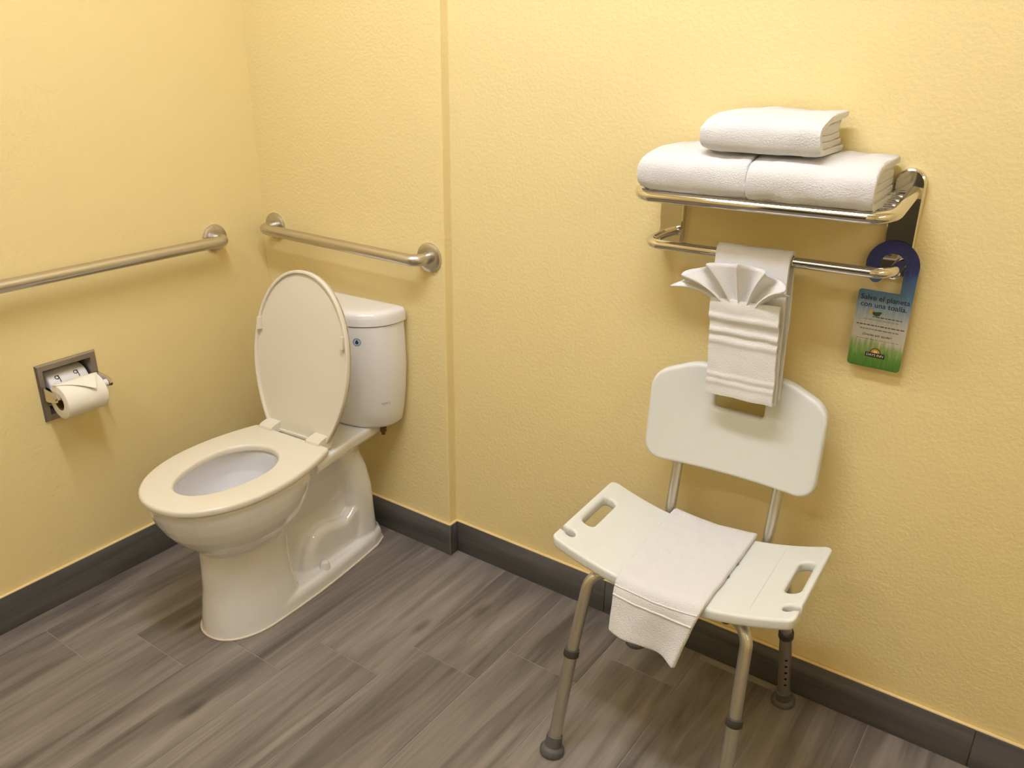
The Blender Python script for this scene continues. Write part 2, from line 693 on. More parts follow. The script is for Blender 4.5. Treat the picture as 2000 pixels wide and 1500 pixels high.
# bowl: outside up, over the rim, inside down
out_s = [(0.235, 0.086, -0.246, 0.00), (0.255, 0.100, -0.262, 0.02), (0.275, 0.119, -0.285, 0.035), (0.30, 0.137, -0.308, 0.045),
         (0.33, 0.152, -0.330, 0.055), (0.36, 0.162, -0.345, 0.065), (0.39, 0.168, -0.355, 0.075), (0.412, 0.170, -0.359, 0.08), (0.418, 0.170, -0.359, 0.08),
         (0.4235, 0.166, -0.355, 0.078), (0.4245, 0.160, -0.349, 0.074)]
in_s = [(0.4245, 0.118, -0.308, -0.005), (0.420, 0.113, -0.302, -0.010), (0.395, 0.116, -0.305, -0.008), (0.36, 0.122, -0.308, -0.004),
        (0.32, 0.112, -0.285, -0.010), (0.285, 0.088, -0.245, -0.025), (0.262, 0.055, -0.20, -0.05)]
bowl.add(*loft([egg(h, a, b, z, split=SP) for z, h, a, b in out_s] + [egg(h, a, b, z, split=SP) for z, h, a, b in in_s]))
# deck under the tank, sweeping down to the rear of the rim
bowl.add(*loft([[(u * w, v, z) for u, z in ((-1, zt - 0.008), (-0.97, zt), (0.97, zt), (1, zt - 0.008), (0.97, zt - 0.030), (0.80, zt - 0.050), (-0.80, zt - 0.050), (-0.97, zt - 0.030))]
                for v, w, zt in ((0.016, 0.150, 0.4225), (0.05, 0.143, 0.422), (0.08, 0.134, 0.420), (0.11, 0.124, 0.416), (0.14, 0.116, 0.412), (0.20, 0.104, 0.409),
                                 (0.27, 0.098, 0.408), (0.335, 0.092, 0.408))]))
# body wall between the column and the rear leg, flaring out into the deck
bowl.add(*loft([egg(0.030, -0.08, 0.30, 0.02, pf=4, pb=4), egg(0.034, -0.08, 0.30, 0.20, pf=4, pb=4), egg(0.050, 0.0, 0.30, 0.26, pf=4, pb=4), egg(0.064, 0.014, 0.30, 0.31, pf=4, pb=4),
                egg(0.078, 0.018, 0.29, 0.345, pf=4, pb=3), egg(0.094, 0.018, 0.29, 0.375, pf=4, pb=3), egg(0.102, 0.018, 0.29, 0.395, pf=4, pb=3)]))
# rear leg
bowl.add(*loft([egg(0.078, 0.20, 0.345, 0.02, pf=3, pb=3), egg(0.073, 0.225, 0.336, 0.10, pf=3, pb=3), egg(0.071, 0.225, 0.330, 0.20, pf=3, pb=3),
                egg(0.067, 0.21, 0.316, 0.27, pf=3, pb=3), egg(0.062, 0.18, 0.294, 0.33, pf=3, pb=3), egg(0.068, 0.15, 0.29, 0.40, pf=3, pb=3)]))
# trap bulge: a hump of its own on either side
hp = [(0.012, 0.02), (0.024, 0.075), (0.040, 0.115), (0.064, 0.143), (0.095, 0.156), (0.130, 0.155), (0.165, 0.143), (0.20, 0.137), (0.235, 0.160), (0.27, 0.17), (0.29, 0.02)]
bowl.add(*loft([[(u_, 0.14 + (v - 0.14) * k_, 0.02 + (z - 0.02) * k_) for v, z in hp] for u_, k_ in ((-0.067, 0.86), (-0.061, 0.95), (-0.050, 1.0), (0.050, 1.0), (0.061, 0.95), (0.067, 0.86))]))
B = remesh_smooth('bowl', bowl, 0.0032, 9, M_ceramic, T)

for s in (-1, 1):
    lbl(mesh_obj('bolt_cap', *lathe((s * 0.083, 0.075, 0.043), (0, 0, 1), [(0, 0.0152), (0.004, 0.0150), (0.019, 0.0118), (0.0225, 0.0100), (0.0235, 0.0060), (0.0238, 0.0)], 24), M_ceramic, T, 60),
        'small round white bolt cap')
# sealant line round the foot
eg = [(p[0], p[1]) for p in egg(0.1035, -0.272, -0.005, 0.0, split=-0.115, pb=4, n=96) if p[1] < -0.135]
eg.sort(key=lambda p: math.atan2(p[1] + 0.135, p[0]))
rear = [p for p in fo2 if p[1] > -0.125]
rear = sorted([p for p in rear if p[0] >= 0], key=lambda p: p[1]) + sorted([p for p in rear if p[0] < 0], key=lambda p: -p[1])
ring = [Vector((u * 1.012, v * 1.004, 0.0022)) for u, v in eg + rear]
v, f = tube(ring + [ring[0]], 0.0032, 8, False)
lbl(mesh_obj('caulk_line', v, f, mat('white_caulk', S(226, 214, 196), 0.6), T, 60), 'thin white bead of sealant round the foot')


# seat ring
def seat_outline(v0, v1, hw, rear, n=72, split=-0.13, p=2.15):
    out = []
    for k in range(n + 1):
        a = PI * k / n
        c, s = math.cos(a), math.sin(a)
        out.append((-hw * math.copysign(abs(c) ** (2 / p), c), split - (split - v0) * abs(s) ** (2 / p)))
    # sides close in to the rear edge
    m = 14
    right = []
    for k in range(1, m + 1):
        t = k / m
        right.append((hw - (hw - rear) * t ** 1.9, split + (v1 - split) * t))
    left = [(-u, v) for u, v in right[::-1]]
    pts = out + right[:-1]
    pts += round_poly_part(right[-2], right[-1], left[0], left[1])
    pts += left[1:]
    return pts


def round_poly_part(a, b, c, d, r=0.022):
    q = round_poly([a, b, c, d], [0, r, r, 0], 5)
    return q[1:-1]


seat_o = seat_outline(-0.374, 0.074, 0.176, 0.135)
hole = [(u, v) for u, v, z in egg(0.095, -0.298, -0.012, 0, n=64, split=-0.125, pf=2.1, pb=2.0)]
me = slab_mesh([seat_o, hole[::-1]], 0.0105, 0.0075, 3)
seat = fin('seat', me, M_seat, T, 40)
seat.location = (0.003, 0, 0.4362)
for s in (-1, 1):
    for v in (-0.25, 0.02):
        lbl(bevel_box('seat_bumper', (s * 0.125 - 0.012, s * 0.125 + 0.012, v - 0.018, v + 0.018, 0.4235, 0.4270), 0.001, M_seat, T), 'small rubber pad under the seat')

# lid, raised and leaning back on the tank; built flat (x = across, y = up the lid, z = thickness), then stood up
LL = 0.447
lo = []
for k in range(65):
    a = PI * k / 64
    c, s = math.cos(a), math.sin(a)
    lo.append((0.171 * math.copysign(abs(c) ** (2 / 2.1), c), 0.205 + (LL - 0.205) * abs(s) ** (2 / 2.1)))
for k in range(1, 14):
    t = k / 14
    lo.append((-0.171 + (0.171 - 0.106) * t ** 1.9, 0.205 - 0.215 * t))
lo += [(-0.105, -0.013), (0.105, -0.013)]
for k in range(13, 0, -1):
    t = k / 14
    lo.append((0.171 - (0.171 - 0.106) * t ** 1.9, 0.205 - 0.215 * t))


def inset2(pts, d):
    n = len(pts)
    out = []
    for i in range(n):
        a, b = Vector(pts[i - 1]), Vector(pts[(i + 1) % n])
        t = (b - a).normalized()
        out.append((pts[i][0] - t.y * d, pts[i][1] + t.x * d))
    return out


lid_mb = MB()
pl = slab_mesh([lo], 0.006, 0.004, 3)
lid_mb.add([v.co + Vector((0, 0, -0.004)) for v in pl.vertices], [tuple(p.vertices) for p in pl.polygons])
rim_in = inset2(lo, 0.0085)
rm = slab_mesh([lo, rim_in[::-1]], 0.0085, 0.0025, 2)
lid_mb.add([v.co for v in rm.vertices], [tuple(p.vertices) for p in rm.polygons])
th = math.atan2(0.438, 0.072)
LM = Matrix.Translation((0.003, 0.098, 0.446)) @ Matrix.Rotation(th, 4, 'X')
lid_mb.v = [tuple(LM @ Vector(p)) for p in lid_mb.v]
lid = lid_mb.obj('seat_lid', M_seat, T, 35)
lbl(lid, 'raised cream lid leaning back against the tank')
for s in (-1, 1):
    bm_ = MB()
    v, f = box(s * 0.151 - 0.005, s * 0.151 + 0.005, 0.265, 0.298, 0.002, 0.015)
    bm_.add([LM @ Vector(p) for p in v], f)
    bm_.obj('bumper', M_seat, lid, 30)
# hinges
for s in (-1, 1):
    h = MB()
    pr = [(0.058, 0.4405), (0.062, 0.4535), (0.074, 0.4585), (0.102, 0.4625), (0.112, 0.456), (0.114, 0.44), (0.108, 0.4255), (0.085, 0.4255)]
    x0, x1 = (0.064, 0.112) if s > 0 else (-0.112, -0.064)
    h.add(*loft([[(x0 + 0.002, v, z) for v, z in pr], [(x0, v, z) for v, z in pr], [(x1, v, z) for v, z in pr], [(x1 - 0.0, v, z) for v, z in pr]]))
    h.obj('hinge', M_seat, T, 30)


# tank: bowed front, flat back, narrowing slightly towards the bottom
def bow(a, vb, d, z, n=40, p=2.25, side=0.022):
    out = []
    for k in range(n + 1):
        t = PI * k / n
        c, s = math.cos(t), math.sin(t)
        out.append((-a * math.copysign(abs(c) ** (2 / p), c), vb - side - (d - side) * abs(s) ** (2 / p), z))
    out += [(a, vb - 0.008, z), (a - 0.002, vb - 0.002, z), (a - 0.008, vb, z), (-a + 0.008, vb, z), (-a + 0.002, vb - 0.002, z), (-a, vb - 0.008, z)]
    return out


VB = 0.378
tk = [(0.402, 0.120, 0.085), (0.404, 0.138, 0.105), (0.410, 0.148, 0.117), (0.420, 0.155, 0.124), (0.46, 0.164, 0.132), (0.52, 0.173, 0.139),
      (0.60, 0.179, 0.1435), (0.67, 0.1775, 0.145), (0.723, 0.1750, 0.1445)]
tk = [(z, a * 0.945, d) for z, a, d in tk]
v, f = loft([bow(a, VB, d, z) for z, a, d in tk])
tank = mesh_obj('tank', v, f, M_ceramic, T, 50)
tl = [(0.7245, 0.1795, 0.1460), (0.7265, 0.1835, 0.1500), (0.745, 0.1838, 0.1503), (0.754, 0.1825, 0.149), (0.7595, 0.179, 0.1455), (0.7630, 0.172, 0.138),
      (0.7648, 0.150, 0.118), (0.7655, 0.10, 0.08)]
tl = [(z, a * 0.928, d) for z, a, d in tl]
v, f = loft([bow(a, VB + 0.003 - (0.170 - a) * 0.25, d, z) for z, a, d in tl])
mesh_obj('tank_lid', v, f, M_ceramic, T, 50)
lbl(mesh_obj('tank_bolt', *lathe((0.112, 0.325, 0.376), (0, 0, 1), [(0, 0.006), (0.010, 0.006), (0.0102, 0.010), (0.026, 0.010), (0.028, 0.005)], 12), mat('brass_bolt', S(120, 92, 60), 0.4, 0.8), T, 40),
    'dark bolt end under the tank')


# prints on the tank front, bent to its curve
def tank_pt(u, z, off=0.0006):
    for i in range(len(tk) - 1):
        if tk[i][0] <= z <= tk[i + 1][0]:
            t = (z - tk[i][0]) / (tk[i + 1][0] - tk[i][0])
            a = tk[i][1] + t * (tk[i + 1][1] - tk[i][1])
            d = tk[i][2] + t * (tk[i + 1][2] - tk[i][2])
    p = 2.25
    s = max(0.0, 1 - abs(u / a) ** p) ** (1 / p)
    return Vector((u, VB - 0.022 - (d - 0.022) * s - off, z))


def wrap_tank(me, u0, z0, off):
    # arc-length along the bow so the print is not squeezed
    tab = [(u0, 0.0)]
    u = u0
    acc = 0.0
    rows = {0.0: u0}
    for sgn in (1, -1):
        u, acc = u0, 0.0
        q = tank_pt(u, z0)
        for k in range(200):
            u2_ = u + sgn * 0.0004
            q2 = tank_pt(u2_, z0)
            acc += (q2 - q).length
            rows[sgn * acc] = u2_
            u, q = u2_, q2
            if acc > 0.03:
                break
    ks = sorted(rows)

    def um(x):
        import bisect as bs
        i = min(max(bs.bisect(ks, x), 1), len(ks) - 1)
        t = (x - ks[i - 1]) / (ks[i] - ks[i - 1])
        return rows[ks[i - 1]] + t * (rows[ks[i]] - rows[ks[i - 1]])
    map_verts(me, lambda c: tank_pt(um(c.x), z0 + c.y, off))


def disc_mesh(r0, r1, n=24, cx=0, cy=0, gaps=0):
    v, f = [], []
    for k in range(n):
        a = 2 * PI * k / n
        v += [(cx + r0 * math.cos(a), cy + r0 * math.sin(a), 0), (cx + r1 * math.cos(a), cy + r1 * math.sin(a), 0)]
    for k in range(n):
        if gaps and k % gaps == gaps - 1:
            continue
        a, b = 2 * k, 2 * ((k + 1) % n)
        f.append((a, a + 1, b + 1, b))
    me = bpy.data.meshes.new('disc')
    me.from_pydata(v, [], f)
    return me


STU, STZ = 0.098, 0.682
me = disc_mesh(0.0001, 0.0120)
wrap_tank(me, STU, STZ, 0.0004)
st = lbl(fin('sticker', me, M_palesticker, T), 'round blue and white water sticker')
me = disc_mesh(0.0088, 0.0114, 32, gaps=2)
wrap_tank(me, STU, STZ, 0.0008)
fin('sticker_ring', me, M_blue, st)
me = bpy.data.meshes.new('drop')
dv = [(0.0048 * math.cos(a), -0.0012 + 0.0048 * math.sin(a), 0) for a in [PI * (0.9 + 1.2 * k / 12) for k in range(13)]] + [(0.0, 0.0076, 0)]
me.from_pydata(dv, [], [tuple(range(14))])
wrap_tank(me, STU, STZ, 0.0008)
fin('sticker_drop', me, mat('sticker_dark_blue', S(30, 62, 110), 0.5), st)
me = text_mesh('TOTO', 0.0095)
wrap_tank(me, 0.146, 0.487, 0.0004)
lbl(fin('maker_mark', me, M_greyprint, T), 'small grey lettering on the tank')


# ------------------------------------------------------------------ grab bars
def grab_bar(name, pa, pb, out, label):
    """pa, pb: flange centres on the wall; out: unit vector away from the wall"""
    pa, pb, out = Vector(pa), Vector(pb), Vector(out)
    t = empty(name, pa)
    o = -pa
    d = 0.057
    path = fillet([pa + out * 0.002, pa + out * d, pb + out * d, pb + out * 0.002], 0.034, 10)
    mesh_obj('bar', *tube([p + o for p in path], 0.0158, 20), M_steel, t, 60)
    for p in (pa, pb):
        fl = mesh_obj('flange', *lathe(p + o, out, [(0, 0.0395), (0.004, 0.0400), (0.008, 0.0385), (0.0105, 0.034), (0.0115, 0.026), (0.0118, 0.0165)], 32), M_steel, t, 40)
    return tag(t, label, 'grab bar', 'stainless grab bars')


grab_bar('grab_bar', (0, -0.183, 0.905), (0, -1.25, 0.918), (1, 0, 0), 'brushed steel grab bar on the left wall above the paper holder')
grab_bar('grab_bar', (0.060, 0, 0.918), (0.671, 0, 0.914), (0, -1, 0), 'brushed steel grab bar on the back wall above the toilet tank')

# ------------------------------------------------------------------ recessed paper holder
H = tag(empty('paper_holder', (0, -0.678, 0.604)), 'recessed metal toilet paper holder set into the left wall', 'paper holder')
HO = Vector((0, -0.678, 0.604))


def hold(mbx, name, m, sm=40, parent=None):
    mbx.v = [tuple(Vector(p) - HO) for p in mbx.v]
    return mbx.obj(name, m, parent or H, sm)


fr = MB()
Y0, Y1, Z0, Z1 = -0.758, -0.598, 0.527, 0.681
rings = [(Y0, Y1, Z0, Z1, 0.0), (Y0, Y1, Z0, Z1, 0.0035), (Y0 + 0.004, Y1 - 0.004, Z0 + 0.004, Z1 - 0.004, 0.007), (NY0 - 0.0 + 0.006, NY1 - 0.006, NZ0 + 0.006, NZ1 - 0.006, 0.0065),
         (NY0 + 0.008, NY1 - 0.008, NZ0 + 0.008, NZ1 - 0.008, 0.002), (NY0 + 0.012, NY1 - 0.012, NZ0 + 0.012, NZ1 - 0.012, -0.085)]
fr.add(*loft([[(x, a, c), (x, b, c), (x, b, d), (x, a, d)] for a, b, c, d, x in rings], False, True))
hold(fr, 'frame', M_oldsteel, 30)
RA = Vector((0.066, 0, 0.607))       # roller axis
for yy, s in ((-0.752, 1), (-0.612, -1)):
    a = MB()
    pr = [(-0.006, -0.021), (0.03, -0.019), (0.060, -0.013), (0.076, -0.008), (0.080, 0.0), (0.076, 0.010), (0.060, 0.014), (0.03, 0.016), (-0.006, 0.017)]
    y0, y1 = (yy, yy + 0.008)
    a.add(*loft([[(x, y0, RA.z + z) for x, z in pr], [(x, y1, RA.z + z) for x, z in pr]]))
    arm = hold(a, 'arm', M_chrome, 30)
    k = MB()
    k.add(*lathe((RA.x, yy + (0.0 if s > 0 else 0.008), RA.z), (0, -s, 0), [(0, 0.006), (0.003, 0.006), (0.0045, 0.003)], 14))
    hold(k, 'pivot', M_chrome, 50, arm)
k = MB()
k.add(*tube([(RA.x, -0.745, RA.z), (RA.x, -0.632, RA.z), (RA.x, -0.613, RA.z)], 0.0095, 16))
hold(k, 'roller', M_roller, 50)

# the roll in use
RC = Vector((0.066, -0.690, 0.5945))
R = tag(empty('toilet_roll', RC), 'toilet paper roll with a folded point, on the roller of the wall holder', 'toilet paper')
RL, RR = 0.108, 0.0450
seg = 56
secs = []
for y, r in ((-RL / 2, 0.0215), (-RL / 2, 0.0425), (-RL / 2 + 0.001, RR - 0.0006), (-RL / 2 + 0.003, RR), (RL / 2 - 0.003, RR), (RL / 2 - 0.001, RR - 0.0006), (RL / 2, 0.0425), (RL / 2, 0.0215)):
    secs.append([(r * math.cos(2 * PI * k / seg), y, r * math.sin(2 * PI * k / seg)) for k in range(seg)])
v, f = loft(secs + [secs[0]], False, False)
mesh_obj('paper', v, f, M_paper, R, 50)
secs = [[(r * math.cos(2 * PI * k / 32), y, r * math.sin(2 * PI * k / 32)) for k in range(32)] for y, r in
        ((-RL / 2 + 0.0005, 0.0215), (RL / 2 - 0.0005, 0.0215), (RL / 2 - 0.0005, 0.0202), (-RL / 2 + 0.0005, 0.0202))]
v, f = loft(secs + [secs[0]], False, False)
lbl(mesh_obj('core', v, f, M_core, R, 50), 'brown cardboard core')


def roll_pt(y, ang, off):
    return Vector(((RR + off) * math.cos(ang), y, (RR + off) * math.sin(ang)))


# end of the paper folded to a triangle: top sheet ends in a V, its sides folded under
fl = MB()
a_top, a_tip = math.radians(112), math.radians(28)
n = 12
rows = []
for i in range(n + 1):
    t = i / n
    ang = a_top + (a_tip - a_top) * t
    w0 = -0.056 + 0.076 * max(0.0, (t - 0.25) / 0.75)
    w1 = 0.056 - 0.034 * max(0.0, (t - 0.25) / 0.75)
    lift = 0.0012 + 0.010 * t ** 2.2
    rows.append([roll_pt(w0 + (w1 - w0) * k / 6, ang, lift) for k in range(7)])
v, f = loft(rows, False, False, False)
fo_ = mesh_obj('folded_end', v, f, M_paper, R, 60)
md = fo_.modifiers.new('s', 'SOLIDIFY')
md.thickness = 0.0009

# spare roll inside the recess, paper wrapper printed with nines
SC = Vector((-0.040, -0.675, 0.598))
SR = tag(empty('spare_toilet_roll', SC), 'wrapped spare toilet roll inside the recess, printed with two nines', 'toilet paper')
sr, sl = 0.047, 0.106
secs = []
for y, r in ((-sl / 2, 0.012), (-sl / 2, 0.040), (-sl / 2 + 0.002, 0.045), (-sl / 2 + 0.006, sr), (sl / 2 - 0.006, sr), (sl / 2 - 0.002, 0.045), (sl / 2, 0.040), (sl / 2, 0.012)):
    secs.append([(r * math.cos(2 * PI * k / seg), y, r * math.sin(2 * PI * k / seg)) for k in range(seg)])
v, f = loft(secs)
mesh_obj('wrapper', v, f, M_wrap, SR, 50)
for yy in (-0.028, 0.022):
    me = disc_mesh(0.0036, 0.0058, 20, 0.0, 0.0145)
    bm = bmesh.new()
    bm.from_mesh(me)
    for k in range(6):
        za, zb_ = 0.0205 - 0.0034 * k, 0.0205 - 0.0034 * (k + 1)
        bm.faces.new([bm.verts.new(q) for q in ((0.0042, za, 0), (0.0064, za, 0), (0.0064, zb_, 0), (0.0042, zb_, 0))])
    bm.to_mesh(me)
    bm.free()
    map_verts(me, lambda c: Vector(((sr + 0.0004) * math.cos(math.radians(38) + (c.y - 0.008) / sr), yy + c.x, (sr + 0.0004) * math.sin(math.radians(38) + (c.y - 0.008) / sr))))
    lbl(fin('printed_nine', me, M_ink, SR), 'dark printed 9')

# ------------------------------------------------------------------ towel rack
TILT = 0.0232
RXL, RXR = 1.330, 1.8250
BXL, BXR = 1.3473, 1.8150
ZU, YU, ZL, YL = 1.1785, JD - 0.168, 1.0665, JD - 0.098


def rk(x, y, z):
    return Vector((x, y, z + TILT * (x - 1.58)))


RO = Vector((1.58, JD, 1.14))
K = tag(empty('towel_rack', RO), 'chrome hotel towel rack with an upper shelf and lower bar on the wall', 'towel rack')


def rack(mbx, name, m=M_chrome, sm=50, parent=None):
    mbx.v = [tuple(Vector(p) - RO) for p in mbx.v]
    return mbx.obj(name, m, parent or K, sm)


for xc in (BXL, BXR):
    z0, z1, hw = 1.037, 1.247, 0.0280
    cap = []
    for k in range(17):
        a = PI * k / 16
        cap.append((hw * math.cos(a), z1 - hw + hw * math.sin(a)))
    for k in range(17):
        a = PI + PI * k / 16
        cap.append((hw * math.cos(a), z0 + hw + hw * math.sin(a)))
    secs = []
    for y, ins in ((0.0, 0.0), (0.010, 0.0), (0.0135, 0.0012), (0.0150, 0.0036)):
        secs.append([rk(xc + x * (hw - ins) / hw, JD - y, (z1 + z0) / 2 + (z - (z0 + z1) / 2) * (1 - ins / 0.10)) for x, z in cap])
    m_ = MB()
    m_.add(*loft(secs, True, True))
    br = rack(m_, 'bracket_plate', M_chrome, 10)
    for zz, dx in ((ZU + 0.036, 0.004), (ZL - 0.010, 0.006)):
        s_ = MB()
        s_.add(*lathe(rk(xc + dx, JD - 0.0148, zz - 0.008), (0, -1, 0), [(0, 0.0075), (0.0025, 0.0072), (0.004, 0.0045), (0.0035, 0.0030), (0.002, 0.0028)], 16))
        rack(s_, 'screw', M_chrome, 50, br)
up = fillet([rk(RXL, JD - 0.012, ZU + 0.026), rk(RXL, YU, ZU), rk(RXR, YU, ZU), rk(RXR, JD - 0.012, ZU + 0.026)], 0.042, 10)
m_ = MB()
m_.add(*tube(up, 0.0116, 20))
rack(m_, 'shelf_frame')
lo_ = fillet([rk(RXL, JD - 0.012, ZL + 0.004), rk(RXL, YL, ZL), rk(RXR, YL, ZL), rk(RXR, JD - 0.012, ZL + 0.004)], 0.034, 10)
m_ = MB()
m_.add(*tube(lo_, 0.0103, 20))
rack(m_, 'towel_bar')
for k in range(5):
    yy = JD - 0.045 - 0.026 * k
    zz = ZU + 0.026 * (1 - (JD - yy) / 0.168)
    m_ = MB()
    m_.add(*tube([rk(RXL, yy, zz), rk(1.58, yy, zz), rk(RXR, yy, zz)], 0.0048, 12))
    rack(m_, 'shelf_rod')


# ------------------------------------------------------------------ folded towels
def fuzz(p, amp, sc, seed):
    q = Vector(p) * sc + Vector((seed * 3.1, seed * 1.7, seed * 5.3))
    return mnoise.noise_vector(q) * amp


def u_ribbon(y_f, y_b, zc, h, t, n=12, tip=0.0, droop=0.0, pw=2.15):
    """closed profile of a folded layer: a fold at the front (y_f), two edges at the back (y_b)"""
    o, i = [], []
    d = (y_b - y_f)
    r = h / 2
    for k in range(n + 1):
        a = -PI / 2 - PI * k / n
        c, s = math.cos(a), math.sin(a)
        ry = r * 0.62 if s < 0 else r * 0.62 + (0.085 - r * 0.62) * s
        o.append((y_f + ry + ry * math.copysign(abs(c) ** (2 / pw), c), zc + r * math.copysign(abs(s) ** (2 / pw), s)))
    ri = max(r - t, 0.0005)
    for k in range(n + 1):
        a = -PI / 2 - PI * k / n
        c, s = math.cos(a), math.sin(a)
        ry = r * 0.62 if s < 0 else r * 0.62 + (0.085 - r * 0.62) * s
        i.append((y_f + ry + max(ry - t, 0.001) * math.copysign(abs(c) ** (2 / pw), c), zc + ri * math.copysign(abs(s) ** (2 / pw), s)))
    ym = (y_f + y_b) / 2
    bot_o = [(y_b - 0.002, zc - r + 0.0006), (ym, zc - r)]
    bot_e = [(y_b, zc - r + t * 0.5), (y_b - 0.002, zc - ri - 0.0006)]
    top_o = [(ym + 0.01, zc + r), (y_b + tip - 0.002, zc + r - 0.0006)]
    top_e = [(y_b + tip, zc + r - t * 0.5), (y_b + tip - 0.002, zc + ri + 0.0006)]
    inn = i[::-1]
    return bot_o + o + top_o + top_e + [(ym, zc + ri)] + inn + [(ym, zc - ri)] + bot_e[::-1]


def folded_towel(name, x0, x1, yf, yb, z0, z1, label, group, layers=3, seed=1, yaw_=0.0, tilt=TILT, rnd_l=True):
    cx_ = (x0 + x1) / 2
    org = Vector((cx_, (yf + yb) / 2, z0))
    zc, h = (z0 + z1) / 2 - z0, z1 - z0
    hx = (x1 - x0) / 2
    yF, yB = yf - org.y, yb - org.y
    mbx = MB()
    t = h / (2 * layers) * 0.97
    for L in range(layers):
        hh = h - 2 * L * (h / (2 * layers))
        pr = u_ribbon(yF + L * t * 1.05, yB - (0.004 if L == 1 else 0) - 0.003 * ((L + seed) % 2), zc, hh, t, tip=[0.0, -0.014, -0.006][L % 3])
        st_ = 22
        xe = hx - (0.0 if L == 0 else 0.003 + 0.003 * L)
        xs = [-hx + 0.0, -hx + 0.002, -hx + 0.007, -hx + 0.018] + [-hx + 0.018 + (xe - 0.008 + hx - 0.018) * k / (st_ - 1) for k in range(1, st_)] + [xe - 0.003, xe]
        sc_ = ([0.55, 0.70, 0.83, 0.92] + [0.965, 0.99] + [1.0] * (st_ - 3) if rnd_l else [0.86, 0.93, 0.97, 0.993] + [1.0] * (st_ - 1)) + [0.985, 0.955]
        secs = []
        for x, s in zip(xs, sc_):
            row = []
            for (y, z) in pr:
                p = Vector((x, yF * 0.2 + (y - yF * 0.2) * (0.60 + 0.40 * s), zc * 0.62 + (z - zc * 0.62) * s))
                # soft sag: the pile is a little fuller near the fold, thinner to the back
                p.z = p.z * (0.97 + 0.04 * (p.y - yF) / (yB - yF))
                p += fuzz(p, 0.0030, 22, seed) + fuzz(p, 0.0012, 90, seed + 4)
                p.z = max(p.z, 0.0003)
                row.append(p)
            secs.append(row)
        mbx.add(*loft(secs))
    o = mbx.obj(name, M_towel, None, 70)
    o.location = org
    o.rotation_euler = (0, -tilt, yaw_)
    tag(o, label, 'towel', group)
    return o


ZT = ZU + 0.0128
folded_towel('bath_towel', 1.338, 1.5655, -0.150, 0.022, ZT - 0.005, ZT + 0.079, 'folded white bath towel on the left half of the rack shelf', 'folded towels on the rack', 3, 1)
folded_towel('bath_towel', 1.5665, 1.794, -0.155, 0.020, ZT + 0.0002, ZT + 0.082, 'folded white bath towel on the right half of the rack shelf', 'folded towels on the rack', 3, 2, rnd_l=False)
ht = folded_towel('bath_towel', 1.460, 1.690, -0.146, 0.014, ZT + 0.0815, ZT + 0.153, 'folded white towel resting on top of the two towels on the shelf', 'folded towels on the rack', 3, 5)
mk = mesh_obj('laundry_mark', *lathe((0.1085, -0.060, 0.030), (1, 0, 0), [(0, 0.0), (0.0, 0.0035), (0.0022, 0.0028), (0.003, 0.0)], 10), M_tag, ht, 60)
lbl(mk, 'tiny dark mark')


# ------------------------------------------------------------------ hand towel with a fanned washcloth
HT = tag(empty('hand_towel', (1.575, YL, ZL)), 'white hand towel hung over the lower bar, its front folded into a pocket', 'towel')
HO2 = Vector((1.575, YL, ZL))


def ht_x(x, z):
    return x + 0.013 * (1.085 - z) / 0.30 * 0.9


def sheet(path, x0, x1, thick, nx, name, m, parent, org, seed, amp=0.0018, skew=True, tl=0.0):
    """a cloth strip of some thickness: path of (y, z) swept across x"""
    P = [Vector((0, y, z)) for y, z in path]
    secs = []
    xs = [x0 + (x1 - x0) * k / nx for k in range(nx + 1)]
    n = len(P)
    nor = []
    for i in range(n):
        a, b = P[max(i - 1, 0)], P[min(i + 1, n - 1)]
        t = (b - a).normalized()
        nor.append(Vector((0, t.z, -t.y)))
    ring_ = []
    for i in range(n):
        ring_.append(P[i] + nor[i] * thick / 2)
    for i in range(n - 1, -1, -1):
        ring_.append(P[i] - nor[i] * thick / 2)
    for j, x in enumerate(xs):
        e = 1.0
        row = []
        for q in ring_:
            p = Vector((x, q.y, q.z + TILT * (x - 1.58) * tl))
            if skew:
                p.x = ht_x(x, q.z)
            p += fuzz(p, amp, 26, seed)
            row.append(p - org)
        secs.append(row)
    v, f = loft(secs)
    return mesh_obj(name, v, f, m, parent, 60)


def lerp_path(pts, step=0.008):
    out = []
    for a, b in zip(pts[:-1], pts[1:]):
        n = max(1, int((Vector(a) - Vector(b)).length / step))
        for k in range(n):
            t = k / n
            out.append((a[0] + (b[0] - a[0]) * t, a[1] + (b[1] - a[1]) * t))
    out.append(pts[-1])
    return out


arc = [(YL + 0.0165 * math.cos(a), ZL + 0.0165 * math.sin(a)) for a in [PI * k / 10 for k in range(11)]]
body = lerp_path([(YL + 0.004, 0.775), (YL + 0.0165, 0.95)]) + arc + lerp_path([(YL - 0.0175, 1.05), (YL - 0.019, 0.90), (YL - 0.018, 0.772)])
sheet(body, 1.497, 1.646, 0.0080, 18, 'body', M_towel_flat, HT, HO2, 3, tl=1.0)


def pleat(z):
    d = 0.0
    for zc, a, w in ((0.945, 0.0045, 0.006), (0.915, 0.004, 0.005), (0.893, 0.003, 0.006), (0.818, 0.0022, 0.004), (0.802, 0.002, 0.004)):
        d += a * math.exp(-((z - zc) / w) ** 2)
    return d


pk = []
for k in range(61):
    z = 0.775 + (0.983 - 0.775) * k / 60
    bulge = 0.007 * math.exp(-((z - 0.965) / 0.03) ** 2)
    pk.append((YL - 0.031 - bulge - pleat(z), z))
pk2 = [(YL - 0.024, 0.777), (YL - 0.028, 0.7745)] + pk
sheet(pk2, 1.500, 1.643, 0.0065, 18, 'pocket', M_towel_flat, HT, HO2, 9, 0.0022, tl=1.0)

